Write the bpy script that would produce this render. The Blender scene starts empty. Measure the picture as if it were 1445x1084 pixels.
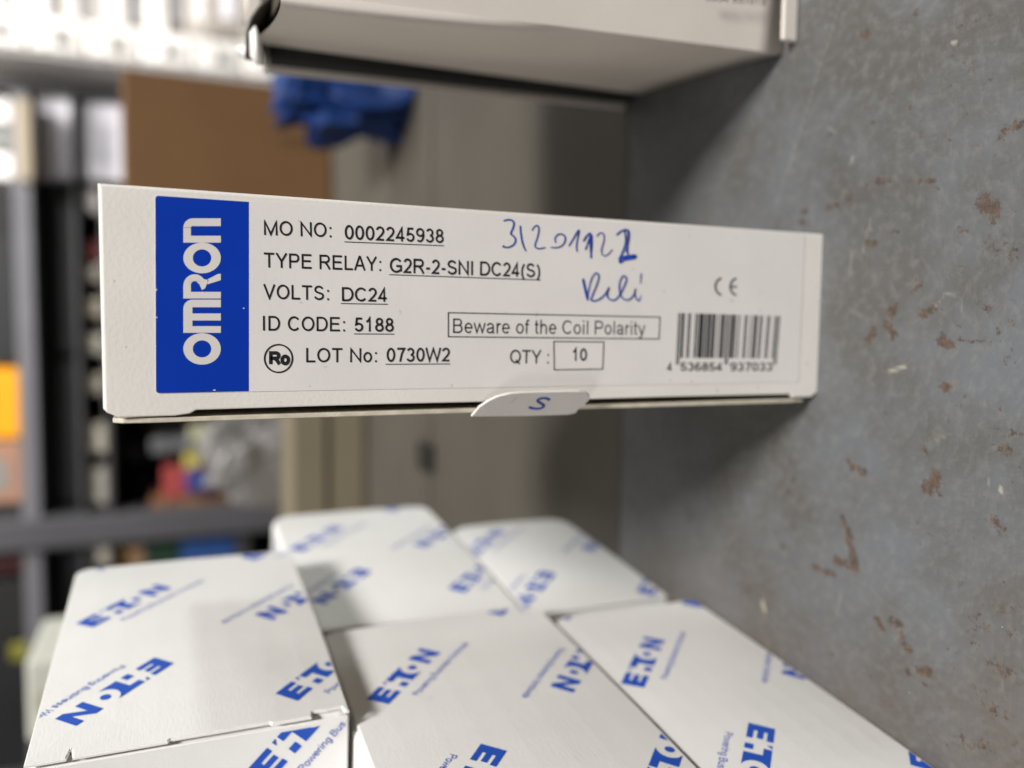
import bpy, bmesh, math, random
import numpy as np
from mathutils import Vector, Matrix
random.seed(4)
scene = bpy.context.scene
COL = scene.collection

# ------------------------------------------------------------------ camera
# world: Z up, Y into the picture, X to the viewer's right; the phone was held sideways,
# so world "up" points to the left edge of the picture
FPX = 1150.0                                   # focal length in photo pixels (1445 wide)
CAM = np.array([-0.0030, -0.1433, 0.1349])
PITCH, YAW, ROLL = [math.radians(a) for a in (22.66, -4.46, -1.02)]
def cam_axes():
    f = np.array([math.sin(YAW)*math.cos(PITCH), math.cos(YAW)*math.cos(PITCH), -math.sin(PITCH)])
    r = np.array([math.cos(YAW), -math.sin(YAW), 0.])
    u = np.cross(r, f)
    return f, r*math.cos(ROLL)+u*math.sin(ROLL), -r*math.sin(ROLL)+u*math.cos(ROLL)
FWD, RGT, UPV = cam_axes()
cd = bpy.data.cameras.new('camera'); cam = bpy.data.objects.new('camera', cd); COL.objects.link(cam)
M = Matrix.Identity(4)
for i in range(3):
    M[i][0] = -UPV[i]; M[i][1] = RGT[i]; M[i][2] = -FWD[i]; M[i][3] = CAM[i]
cam.matrix_world = M
cd.sensor_width = 36.0; cd.lens = FPX/1445*36.0
cd.clip_start = 0.01; cd.clip_end = 60
cd.dof.use_dof = True; cd.dof.focus_distance = 0.139; cd.dof.aperture_fstop = 7.6
scene.camera = cam

# ------------------------------------------------------------------ light
w = bpy.data.worlds.new('World'); scene.world = w; w.use_nodes = True
w.node_tree.nodes['Background'].inputs[0].default_value = (1.0, 0.97, 0.93, 1)
w.node_tree.nodes['Background'].inputs[1].default_value = 0.035
def lamp(name, loc, aim, energy, sx, sy, col):
    l = bpy.data.lights.new(name, 'AREA'); l.shape = 'RECTANGLE'; l.size = sx; l.size_y = sy
    l.energy = energy; l.color = col
    o = bpy.data.objects.new(name, l); COL.objects.link(o)
    d = Vector(aim)-Vector(loc)
    o.matrix_world = Matrix.Translation(loc) @ d.to_track_quat('-Z', 'Y').to_matrix().to_4x4()
    return o
lamp('ceiling_lamp_front_aisle', (0.55, -0.65, 1.42), (0, 0, 0.05), 41, 0.34, 0.26, (1, 0.985, 0.96))
lamp('fill_lamp_left_front', (-0.75, -0.95, 1.15), (0, 0, 0.05), 5.5, 0.5, 0.3, (1, 0.98, 0.95))  # added weak fill, lifts the left side of the open carton
lamp('ceiling_lamp_far_aisle', (0.55, 0.60, 1.15), (0.42, 1.6, 0.72), 40, 0.7, 0.2, (1, 0.98, 0.95))
lamp('fill_lamp_rear', (1.7, 1.15, 0.85), (-0.05, 0.1, 0.05), 5, 0.3, 0.16, (0.95, 1, 0.99))  # added lamp, brightens the back cartons of the printed stack
lamp('ceiling_lamp_aisle_end', (2.0, 0.42, 0.62), (0, 0.06, 0.1), 8, 0.22, 0.16, (0.93, 1, 0.99))
scene.view_settings.view_transform = 'Standard'
scene.view_settings.look = 'None'
scene.view_settings.exposure = 0.06
scene.view_settings.gamma = 1.0
scene.view_settings.use_curve_mapping = False

# ------------------------------------------------------------------ helpers
def ray(p):
    return FWD + RGT*(542-p[1])/FPX - UPV*(p[0]-722.5)/FPX
def on_plane(p, p0, n):
    d = ray(p); n = np.array(n, float); t = ((np.array(p0)-CAM)@n)/(d@n); return CAM+d*t
def at(p, Y): return on_plane(p, (0, Y, 0), (0, 1, 0))
def on_deck(p): return on_plane(p, (0, 0, 0), (0, 0, 1))

def S(c):  # sRGB 0-255 -> linear
    return tuple(((v/255)/12.92 if v/255 <= .04045 else ((v/255+.055)/1.055)**2.4) for v in c)
MATS = {}
def mat(name, col, rough=.6, var=.06, scale=60, bump=0.0, bscale=900, spec=.4, metal=0.0, tint=None, speck=0.0, fibre=None):
    if name in MATS: return MATS[name]
    m = bpy.data.materials.new(name); m.use_nodes = True; nt = m.node_tree; N = nt.nodes; L = nt.links
    b = N['Principled BSDF']; b.inputs['Roughness'].default_value = rough
    b.inputs['Specular IOR Level'].default_value = spec; b.inputs['Metallic'].default_value = metal
    tc = N.new('ShaderNodeTexCoord')
    n1 = N.new('ShaderNodeTexNoise'); n1.inputs['Scale'].default_value = scale; n1.inputs['Detail'].default_value = 5
    L.new(tc.outputs['Object'], n1.inputs['Vector'])
    mr = N.new('ShaderNodeMapRange'); mr.inputs[1].default_value = .3; mr.inputs[2].default_value = .7
    mr.inputs[3].default_value = 0; mr.inputs[4].default_value = 1
    L.new(n1.outputs['Fac'], mr.inputs[0])
    mx = N.new('ShaderNodeMix'); mx.data_type = 'RGBA'
    c2 = tint if tint else tuple(max(0, v*(1-2*var)) for v in col)
    mx.inputs['A'].default_value = (*[min(1, v*(1+var)) for v in col], 1); mx.inputs['B'].default_value = (*c2, 1)
    L.new(mr.outputs[0], mx.inputs['Factor'])
    out = mx.outputs['Result']
    if speck > 0:   # small dirt specks
        n3 = N.new('ShaderNodeTexNoise'); n3.inputs['Scale'].default_value = 520; n3.inputs['Detail'].default_value = 2
        L.new(tc.outputs['Object'], n3.inputs['Vector'])
        m3 = N.new('ShaderNodeMapRange'); m3.inputs[1].default_value = .705; m3.inputs[2].default_value = .76
        m3.inputs[3].default_value = 0; m3.inputs[4].default_value = speck
        L.new(n3.outputs['Fac'], m3.inputs[0])
        mx2 = N.new('ShaderNodeMix'); mx2.data_type = 'RGBA'
        mx2.inputs['B'].default_value = (.16, .13, .10, 1)
        L.new(out, mx2.inputs['A']); L.new(m3.outputs[0], mx2.inputs['Factor']); out = mx2.outputs['Result']
    L.new(out, b.inputs['Base Color'])
    if bump > 0:
        n2 = N.new('ShaderNodeTexNoise'); n2.inputs['Scale'].default_value = bscale; n2.inputs['Detail'].default_value = 4
        if fibre:
            mp = N.new('ShaderNodeMapping'); mp.inputs['Scale'].default_value = fibre
            L.new(tc.outputs['Object'], mp.inputs['Vector']); L.new(mp.outputs[0], n2.inputs['Vector'])
        else: L.new(tc.outputs['Object'], n2.inputs['Vector'])
        bp = N.new('ShaderNodeBump'); bp.inputs['Strength'].default_value = bump; bp.inputs['Distance'].default_value = .0004
        L.new(n2.outputs['Fac'], bp.inputs['Height']); L.new(bp.outputs['Normal'], b.inputs['Normal'])
    MATS[name] = m; return m

def link(name, me, m, parent=None):
    o = bpy.data.objects.new(name, me); COL.objects.link(o)
    if m: me.materials.append(m)
    if parent: o.parent = parent
    return o
def tag(o, label=None, cat=None, group=None, kind=None):
    if label: o['label'] = label
    if cat: o['category'] = cat
    if group: o['group'] = group
    if kind: o['kind'] = kind
    return o
def empty(name, loc=(0, 0, 0), rz=0.0):
    o = bpy.data.objects.new(name, None); COL.objects.link(o); o.location = loc; o.rotation_euler = (0, 0, rz)
    o.empty_display_size = .01
    return o
def mesh_bm(bm, smooth=False):
    bmesh.ops.recalc_face_normals(bm, faces=bm.faces)
    me = bpy.data.meshes.new('m'); bm.to_mesh(me); bm.free()
    if smooth:
        for p in me.polygons: p.use_smooth = True
    return me
def box_bm(x0, x1, y0, y1, z0, z1, bev=0.0, seg=2, bulge=0.0):
    bm = bmesh.new()
    v = [bm.verts.new((x, y, z)) for x in (x0, x1) for y in (y0, y1) for z in (z0, z1)]
    for f in ((0, 1, 3, 2), (4, 6, 7, 5), (0, 4, 5, 1), (2, 3, 7, 6), (0, 2, 6, 4), (1, 5, 7, 3)):
        bm.faces.new([v[i] for i in f])
    bmesh.ops.recalc_face_normals(bm, faces=bm.faces)
    if bulge:
        bmesh.ops.subdivide_edges(bm, edges=bm.edges[:], cuts=5, use_grid_fill=True)
        c = Vector(((x0+x1)/2, (y0+y1)/2, (z0+z1)/2)); h = Vector(((x1-x0)/2, (y1-y0)/2, (z1-z0)/2))
        for q in bm.verts:
            n = [(q.co[i]-c[i])/h[i] for i in range(3)]
            for i in (0, 1):
                j = [k for k in range(3) if k != i]
                q.co[i] += math.copysign(bulge, n[i])*abs(n[i])*(1-n[j[0]]**2)*(1-n[j[1]]**2)
        es = [e for e in bm.edges if len(e.link_faces) == 2 and e.calc_face_angle() > 1.0]
    else: es = bm.edges[:]
    if bev: bmesh.ops.bevel(bm, geom=es, offset=bev, segments=seg, affect='EDGES', profile=.5)
    return bm
def box(name, m, parent, x0, x1, y0, y1, z0, z1, bev=0.0, seg=2, bulge=0.0):
    return link(name, mesh_bm(box_bm(x0, x1, y0, y1, z0, z1, bev, seg, bulge)), m, parent)
def prism_bm(pts, off):
    """closed plate: polygon of 3-D points extruded by vector off"""
    bm = bmesh.new()
    a = [bm.verts.new(p) for p in pts]; b = [bm.verts.new(Vector(p)+Vector(off)) for p in pts]
    n = len(pts)
    bm.faces.new(a); bm.faces.new(b[::-1])
    for i in range(n): bm.faces.new((a[i], b[i], b[(i+1) % n], a[(i+1) % n]))
    return bm
def to_local(parent, P):
    return parent.matrix_basis.inverted() @ Vector(P)

# ------------------------------------------------------------------ drawn lettering (stroke font, cap height 1)
def arc(cx, cy, rx, ry, a0, a1, n=14):
    return [(cx+rx*math.cos(math.radians(a0+(a1-a0)*i/n)), cy+ry*math.sin(math.radians(a0+(a1-a0)*i/n))) for i in range(n+1)]
G = {}
def g(ch, adv, *st): G[ch] = (adv, st)
e = .065; T = 1-e
g(' ', .36)
g('M', 1.12, [(.12, 0), (.12, T), (.56, .06), (1.0, T), (1.0, 0)])
g('N', .98, [(.12, 0), (.12, T), (.86, e), (.86, 1)])
g('O', 1.06, arc(.53, .5, .43, .44, 90, 450, 28))
g('0', .76, arc(.38, .5, .27, .435, 90, 450, 24))
g('1', .76, [(.16, .70), (.30, .78), (.42, 1-.01), (.42, 0)])
g('2', .76, arc(.37, .68, .26, .255, 165, -25, 14)+[(.48, .40), (.12, e), (.66, e)])
g('3', .76, arc(.36, .71, .235, .225, 160, -80, 14), arc(.36, .28, .265, .22, 85, -165, 14))
g('4', .76, [(.70, .255), (.08, .255), (.50, .96), (.50, 0)])
g('5', .76, [(.62, T), (.22, T), (.155, .50)]+arc(.37, .315, .27, .25, 125, -160, 14))
g('6', .76, arc(.38, .31, .265, .25, 0, 360, 20), arc(.42, .47, .31, .47, 55, 185, 14))
g('7', .76, [(.09, T), (.66, T), (.46, .58), (.32, 0)])
g('8', .76, arc(.38, .73, .215, .205, 90, 450, 20), arc(.38, .285, .27, .225, 90, 450, 20))
g('9', .76, arc(.38, .69, .265, .25, 0, 360, 20), arc(.34, .53, .31, .47, -125, 5, 14))
g('T', .86, [(.03, T), (.83, T)], [(.43, T), (.43, 0)])
g('Y', .92, [(.06, 1), (.46, .44), (.86, 1)], [(.46, .46), (.46, 0)])
g('P', .92, [(.13, 0), (.13, T), (.50, T)]+arc(.56, .70, .24, .237, 90, -90, 12)+[(.13, .463)])
g('E', .92, [(.84, T), (.13, T), (.13, e), (.86, e)], [(.13, .52), (.78, .52)])
g('R', .99, [(.13, 0), (.13, T), (.54, T)]+arc(.60, .715, .23, .222, 90, -90, 12)+[(.13, .493)], [(.50, .48), (.70, .30), (.90, 0)])
g('L', .78, [(.13, 1), (.13, e), (.74, e)])
g('A', .94, [(.05, 0), (.44, T+.03), (.50, T+.03), (.89, 0)], [(.20, .335), (.74, .335)])
g('G', 1.06, arc(.54, .5, .44, .44, 38, 305, 22)+[(.93, .17), (.93, .46), (.56, .46)])
g('S', .92, arc(.45, .715, .30, .225, 18, 200, 12)+[(.28, .55), (.62, .46)]+arc(.46, .285, .33, .225, 40, -168, 14))
g('I', .40, [(.2, 0), (.2, 1)])
g('D', .99, [(.13, e), (.13, T), (.46, T)]+arc(.48, .5, .40, .435, 85, -85, 18)+[(.46, e), (.065, e)])
g('C', 1.0, arc(.52, .5, .42, .44, 40, 320, 24))
g('V', .92, [(.05, 1), (.46, .05), (.87, 1)])
g('W', 1.30, [(.05, 1), (.33, .05), (.65, .93), (.97, .05), (1.25, 1)])
g('Q', 1.06, arc(.53, .5, .43, .44, 90, 450, 28), [(.58, .24), (.94, -.04)])
g('B', .92, [(.13, e), (.13, T), (.48, T)]+arc(.52, .735, .22, .202, 90, -90, 12)+[(.13, .533)], [(.48, .533)]+arc(.53, .30, .26, .235, 90, -90, 12)+[(.065, e)])
g('-', .46, [(.07, .36), (.39, .36)])
g(':', .40, [(.2, 0), (.2, .14)], [(.2, .58), (.2, .72)])
g('(', .46, arc(.62, .36, .46, .66, 122, 238, 12))
g(')', .46, arc(-.16, .36, .46, .66, 58, -58, 12))
g('o', .76, arc(.38, .36, .28, .31, 90, 450, 24))
g('e', .76, [(.10, .37), (.66, .37)]+arc(.38, .36, .28, .31, 3, 320, 22))
g('w', 1.0, [(.04, .72), (.27, .05), (.50, .66), (.73, .05), (.96, .72)])
g('a', .76, [(.12, .52)]+arc(.36, .50, .24, .175, 150, 10, 10)+[(.60, .10), (.66, 0)], [(.60, .42)]+arc(.32, .20, .22, .15, 85, 320, 14)+[(.60, .18)])
g('r', .46, [(.14, 0), (.14, .72)], [(.14, .42), (.18, .56), (.28, .66), (.44, .65)])
g('f', .40, [(.17, 0), (.17, .80), (.23, .93), (.40, .94)], [(.03, .66), (.36, .66)])
g('t', .40, [(.17, .95), (.17, .16), (.22, .06), (.36, .05)], [(.03, .66), (.35, .66)])
g('h', .76, [(.13, 0), (.13, 1)], [(.13, .40), (.20, .58), (.36, .67), (.54, .62), (.61, .46), (.61, 0)])
g('i', .32, [(.16, 0), (.16, .72)], [(.16, .87), (.16, 1)])
g('l', .32, [(.16, 0), (.16, 1)])
g('y', .70, [(.05, .72), (.34, .04)], [(.65, .72), (.34, -.10), (.24, -.23), (.08, -.22)])
g('n', .76, [(.13, 0), (.13, .72)], [(.13, .40), (.20, .58), (.36, .67), (.54, .62), (.61, .46), (.61, 0)])
g('u', .76, [(.13, .72), (.13, .24), (.2, .1), (.36, .05), (.54, .14), (.61, .3)], [(.61, .72), (.61, 0)])
g('s', .68, arc(.34, .52, .22, .15, 20, 200, 8)+[(.5, .33)]+arc(.34, .19, .25, .14, 40, -165, 8))
g('d', .76, [(.61, 0), (.61, 1)], arc(.37, .36, .26, .31, 0, 360, 18))
g('g', .76, [(.61, .72), (.61, -.05)]+arc(.37, -.05, .24, .17, 0, -160, 8), arc(.37, .38, .26, .29, 0, 360, 18))

def ribbon(pts, wd, taper=None):
    """polyline -> list of quads (2-D), mitred; wd may be list"""
    p = [np.array(q, float) for q in pts]
    q = [p[0]]
    for v in p[1:]:
        if np.linalg.norm(v-q[-1]) > 1e-6: q.append(v)
    p = q; n = len(p)
    closed = np.linalg.norm(p[0]-p[-1]) < 1e-4 and n > 3
    if closed: p = p[:-1]; n -= 1
    L, R = [], []
    for i in range(n):
        if closed: a, b = p[i]-p[i-1], p[(i+1) % n]-p[i]
        else:
            a = p[i]-p[i-1] if i else p[1]-p[0]
            b = p[i+1]-p[i] if i < n-1 else p[-1]-p[-2]
        a = a/np.linalg.norm(a); b = b/np.linalg.norm(b)
        na, nb = np.array([-a[1], a[0]]), np.array([-b[1], b[0]])
        m = na+nb; l = np.linalg.norm(m)
        m = na if l < 1e-3 else m/l
        k = min(1/max(m@na, .3), 2.2)
        h = (wd[min(i, len(wd)-1)] if isinstance(wd, (list, tuple)) else wd)/2
        L.append(p[i]+m*h*k); R.append(p[i]-m*h*k)
    qs = []
    for i in range(n if closed else n-1):
        j = (i+1) % n; qs.append((L[i], L[j], R[j], R[i]))
    return qs
def text_quads(s, wd=.125, track=.0):
    out = []; x = 0; last = 0
    for ch in s:
        adv, st = G[ch]
        for k, q in enumerate(st):
            for r in ribbon(q, wd): out.append(([(v[0]+x, v[1]) for v in r], k))
        x += adv+track
    xs = [v[0] for q, _ in out for v in q]
    return out, min(xs), max(xs)
def polys_mesh(polys, org, U, V, Nn, lift=0.0):
    """2-D polygons (with a layer index) laid on a plane: org + x*U + y*V, layers a few microns apart"""
    bm = bmesh.new(); org, U, V, Nn = map(Vector, (org, U, V, Nn))
    for item in polys:
        q, k = item if isinstance(item, tuple) and isinstance(item[1], int) else (item, 0)
        try: bm.faces.new([bm.verts.new(org+U*float(v[0])+V*float(v[1])+Nn*(lift+k*4e-6)) for v in q])
        except ValueError: pass
    for f in bm.faces:
        if f.normal.length == 0: f.normal_update()
    for f in bm.faces:
        f.normal_update()
        if f.normal.dot(Nn) < 0: f.normal_flip()
    me = bpy.data.meshes.new('print'); bm.to_mesh(me); bm.free(); return me

# ------------------------------------------------------------------ materials
WHITE = mat('white_board', S((217, 212, 206)), .55, .045, 28, .12, 1400, .35, speck=.5)
STICK = mat('label_paper', S((216, 211, 208)), .42, .02, 70, .05, 900, .4, speck=.25)
KRAFT_EDGE = mat('raw_board_edge', S((196, 187, 168)), .85, .10, 300, .2, 2500)
BLUE = mat('label_blue', S((0, 50, 160)), .38, .03, 60, .03, 900, .4)
INK = mat('black_ink', (.012, .012, .014), .5, 0)
INKG = mat('dark_grey_ink', (.02, .022, .024), .5, 0)
PEN = mat('blue_pen', S((22, 66, 165)), .45, .25, 500)
LOGO = mat('blue_print', S((30, 82, 186)), .5, .05, 200)
LOGOW = mat('label_white_print', S((208, 203, 198)), .45, .02, 60)
EBOARD = mat('coated_white_board', S((229, 227, 224)), .5, .02, 40, .10, 1500, .35, fibre=(1, .35, 1.6), speck=.10)
EEDGE = mat('carton_flap_edge', S((186, 174, 146)), .8, .08, 200, .3, 900)
GAPM = mat('inside_shade_brown', S((70, 63, 52)), .9, .1, 80)

# ------------------------------------------------------------------ shelf deck (grid with rust painted as an attribute)
def deck_material():
    m = bpy.data.materials.new('grey_painted_steel'); m.use_nodes = True; nt = m.node_tree; N = nt.nodes; L = nt.links
    b = N['Principled BSDF']
    tc = N.new('ShaderNodeTexCoord')
    def noise(sc, det=5, rough=.6):
        n = N.new('ShaderNodeTexNoise'); n.inputs['Scale'].default_value = sc; n.inputs['Detail'].default_value = det
        n.inputs['Roughness'].default_value = rough; L.new(tc.outputs['Object'], n.inputs['Vector']); return n.outputs['Fac']
    def rng(s, a, c, lo=0., hi=1.):
        r = N.new('ShaderNodeMapRange'); r.interpolation_type = 'SMOOTHSTEP'
        for i, v in enumerate((a, c, lo, hi)): r.inputs[i+1].default_value = v
        L.new(s, r.inputs[0]); return r.outputs[0]
    def mixc(f, A, B):
        x = N.new('ShaderNodeMix'); x.data_type = 'RGBA'; L.new(f, x.inputs['Factor'])
        for k, v in (('A', A), ('B', B)):
            if isinstance(v, tuple): x.inputs[k].default_value = (*v, 1)
            else: L.new(v, x.inputs[k])
        return x.outputs['Result']
    def math_(op, a, c):
        x = N.new('ShaderNodeMath'); x.operation = op
        for i, v in enumerate((a, c)):
            if isinstance(v, float): x.inputs[i].default_value = v
            else: L.new(v, x.inputs[i])
        return x.outputs[0]
    at_ = N.new('ShaderNodeAttribute'); at_.attribute_name = 'wear'
    sp = N.new('ShaderNodeSeparateColor'); L.new(at_.outputs['Color'], sp.inputs[0])
    base = mixc(rng(noise(26, 7, .7), .38, .62), S((94, 96, 99)), S((82, 80, 77)))
    base = mixc(rng(noise(420, 3), .40, .75, 0, .35), base, S((122, 122, 121)))          # fine mottling
    warm = math_('ADD', sp.outputs[2], math_('MULTIPLY', noise(60, 6, .7), .35))
    base = mixc(rng(warm, .22, .85, 0, .8), base, S((98, 86, 74)))                        # brown film of dirt
    rn = math_('ADD', math_('MULTIPLY', math_('SUBTRACT', noise(330, 6, .75), .5), 2.0), math_('MULTIPLY', math_('SUBTRACT', noise(1100, 4, .7), .5), 1.6))
    rf = rng(math_('ADD', sp.outputs[0], rn), .52, .95, 0, .88)
    spk = rng(noise(300, 4, .8), .60, .72, 0, .8)
    rf2 = math_('MAXIMUM', rf, math_('MULTIPLY', spk, rng(noise(24, 3), .40, .62)))
    rust = mixc(rng(noise(650, 5, .7), .38, .62), S((92, 72, 57)), S((62, 52, 45)))
    col = mixc(rf2, base, rust)
    col = mixc(rng(sp.outputs[1], .2, .8, 0, .55), col, S((172, 166, 152)))
    scr = rng(noise(900, 2), .775, .80, 0, .8)
    col = mixc(scr, col, S((205, 205, 202)))
    L.new(col, b.inputs['Base Color'])
    ro = N.new('ShaderNodeMapRange'); ro.inputs[3].default_value = .42; ro.inputs[4].default_value = .85
    L.new(rf2, ro.inputs[0]); L.new(ro.outputs[0], b.inputs['Roughness'])
    b.inputs['Specular IOR Level'].default_value = .35
    h = math_('ADD', math_('MULTIPLY', noise(700, 4), .5), math_('MULTIPLY', rf2, -.6))
    bp = N.new('ShaderNodeBump'); bp.inputs['Strength'].default_value = .35; bp.inputs['Distance'].default_value = .0003
    L.new(h, bp.inputs['Height']); L.new(bp.outputs['Normal'], b.inputs['Normal'])
    return m
DECK = deck_material()

RUST = [  # photo pixel capsules: x0,y0,x1,y1,radius px,strength
 (1220,47,1222,50,9,1),(1172,152,1172,152,5,.9),(1197,119,1197,119,5,.8),(1128,300,1140,299,8,.8),(1133,315,1140,316,9,.85),
 (1168,294,1184,291,9,.95),(1196,282,1204,274,7,.95),(1223,263,1223,263,6,1),(1240,256,1254,254,8,1),(1283,257,1318,255,9,.75),
 (1392,285,1402,298,18,1.1),(1224,344,1238,342,8,1),(1255,329,1266,327,7,.85),(1354,324,1366,324,6,1),(1410,200,1418,186,9,.9),
 (1424,182,1444,174,10,.9),(1256,440,1262,434,11,1.1),(1252,460,1262,474,10,1),(1226,478,1232,470,11,1),(1300,444,1316,434,10,1),
 (1318,432,1330,420,5,.9),(1328,482,1344,488,11,1.05),(1330,472,1334,478,8,.9),(1330,544,1340,548,11,1),(1285,412,1300,402,6,.85),(1300,395,1302,385,6,.7),
 (1420,452,1434,458,7,.85),(1394,345,1440,360,26,.62),(1345,85,1390,110,26,.50),(1310,282,1316,270,5,.8),(1306,270,1330,268,4,.75),
 (1196,650,1203,658,9,1),(1212,664,1220,668,8,.95),(1312,690,1322,676,15,1.15),(1304,692,1314,696,10,1.05),(1189,728,1200,762,7,1),(1198,760,1208,802,9,1.1),
 (1180,792,1204,800,9,1),(1150,800,1178,812,7,.95),(1098,758,1104,770,12,.75),(1090,740,1092,745,8,.6),(1400,735,1414,745,15,.85),(1236,872,1246,888,7,1),
 (1256,876,1270,881,9,1.05),(1266,894,1276,900,6,.8),(1275,908,1284,918,8,1),(1280,946,1282,950,7,.9),(1296,946,1312,950,9,1),(1304,966,1308,968,6,.9),
 (1370,872,1384,868,8,.8),(1366,888,1392,886,8,.8),(1374,906,1378,912,7,.8),(1046,828,1056,836,13,.7),(1305,637,1308,640,7,.9),
 (1283,657,1284,658,5,.9),(1412,630,1422,638,10,.9),(1395,600,1440,615,14,.6),(1200,700,1206,704,7,.65),(1110,690,1122,672,12,.55),
 (1020,690,1030,684,12,.5),(970,712,976,730,14,.6),(1165,920,1175,922,7,.7),(1400,940,1445,960,20,.62),(1380,990,1420,1010,18,.62),(1340,1040,1400,1060,18,.6),
 (1360,850,1440,860,10,.55),(1420,900,1440,880,10,.7),(1330,190,1345,205,8,.6),(1295,195,1300,190,6,.6),(1405,395,1412,380,7,.6),(1380,430,1400,440,9,.6),
 (1355,480,1400,484,6,.8),(1395,470,1410,460,7,.6),(1352,575,1360,560,8,.6),(1280,150,1290,165,6,.55),(1230,155,1222,150,5,.6),(1408,470,1440,520,16,.5),
 (1215,20,1226,12,5,.5),(1290,22,1294,18,5,.9),(1405,640,1430,600,18,.5),(1310,900,1320,905,5,.6),(1355,915,1350,925,5,.6)]
PALE = [(1256,524,1278,517,1.6,.8),(1076,850,1079,862,4,.9),(1184,10,1158,90,3,.45),(1158,90,1112,240,3,.5),(1112,240,1092,300,3,.45),(1320,432,1334,414,2,.5),(1334,414,1350,418,2,.5),
        (1200,232,1203,222,3,.7),(1168,180,1178,186,5,.45),(1300,500,1180,575,2,.35),(1205,440,1216,446,6,.4),(1226,320,1230,326,3,.5),(1412,690,1412,692,2,1),(1346,60,1347,61,2,1)]
_r = random.Random(11)
for _ in range(330):      # fine scattered scuffs and pin-head rust, denser towards the outer edge of the deck
    x_ = 1150+290*_r.random()**.7; y_ = 5+1075*_r.random(); a_ = _r.uniform(-.9, .9); l_ = _r.choice((0, 1, 3, 6, 11))
    RUST.append((x_, y_, x_+l_*math.cos(a_), y_+l_*math.sin(a_), _r.uniform(1.2, 3.4), _r.uniform(.45, .85)))
for _ in range(26):       # hairline scratches
    x_ = _r.uniform(1100, 1420); y_ = _r.uniform(10, 1050); a_ = _r.gauss(1.9, .5); l_ = _r.uniform(8, 60)
    PALE.append((x_, y_, x_+l_*math.cos(a_), y_+l_*math.sin(a_), 1.2, _r.uniform(.3, .5)))
def build_deck():
    fx = np.arange(-.16, .1201, .0008); fy = np.arange(-.115, .0865, .0008)
    xs = np.concatenate([[-.6, -.4, -.25], fx, [.2, .35, .6]]); ys = np.concatenate([[-.21, -.16], fy])
    X, Y = np.meshgrid(xs, ys); nx, ny = len(xs), len(ys)
    dent = .0004*np.sin(X*23+1)*np.sin(Y*31+2)*np.clip((.02-Y)/.1, 0, 1)*0
    P = np.stack([X, Y, dent], -1).reshape(-1, 3)
    R = np.zeros(len(P)); Wt = np.zeros(len(P))
    for arr, lst in ((R, RUST), (Wt, PALE)):
        for x0, y0, x1, y1, r, s in lst:
            a = on_deck((x0, y0))[:2]; b = on_deck((x1, y1))[:2]
            mid = on_deck(((x0+x1)/2, (y0+y1)/2))[:2]
            rw = .5*(np.linalg.norm(on_deck(((x0+x1)/2+r, (y0+y1)/2))[:2]-mid)+np.linalg.norm(on_deck(((x0+x1)/2, (y0+y1)/2+r))[:2]-mid))
            ab = b-a; q = P[:, :2]-a
            t = np.clip((q@ab)/max(ab@ab, 1e-12), 0, 1)
            d = np.linalg.norm(q-t[:, None]*ab, axis=1)/max(rw*.95, .0006)
            np.maximum(arr, s*np.clip(1.15-d*.75, 0, 1)*(d < 1.6), out=arr)
    dirt = np.clip((-P[:, 1]-.035)/.05, 0, 1)*.35+np.clip((-P[:, 0]-.03)/.06, 0, 1)*.32
    idx = np.arange(nx*ny).reshape(ny, nx)
    F = np.stack([idx[:-1, :-1], idx[:-1, 1:], idx[1:, 1:], idx[1:, :-1]], -1).reshape(-1, 4).tolist()
    V = P.tolist()
    # folded lip all round
    ring = list(idx[0, :]) + list(idx[1:, -1]) + list(idx[-1, :-1][::-1]) + list(idx[1:-1, 0][::-1])
    base = len(V)
    for i in ring: V.append([P[i, 0], P[i, 1], -.03])
    n = len(ring)
    for k in range(n): F.append([int(ring[k]), base+k, base+(k+1) % n, int(ring[(k+1) % n])])
    me = bpy.data.meshes.new('deck'); me.from_pydata(V, [], F); me.update()
    ca = me.color_attributes.new('wear', 'FLOAT_COLOR', 'POINT')
    col = np.zeros((len(V), 4), np.float32); col[:len(P), 0] = R; col[:len(P), 1] = Wt; col[:len(P), 2] = dirt; col[:, 3] = 1
    ca.data.foreach_set('color', col.ravel())
    o = link('shelf_deck', me, DECK); tag(o, 'grey painted steel shelf deck with rust spots and scratches', kind='structure')
build_deck()
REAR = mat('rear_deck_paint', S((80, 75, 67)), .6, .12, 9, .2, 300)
def rear_deck(name, y0, y1, z=0.0, label=''):
    o = box(name, REAR, None, -.6, .6, y0, y1, -.03+z, z, .0012)
    tag(o, label, kind='structure')
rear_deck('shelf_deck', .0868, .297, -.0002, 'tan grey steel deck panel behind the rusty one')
rear_deck('shelf_deck', .303, .75, -.0002, 'tan grey steel deck panel at the back of the rack')

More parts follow.
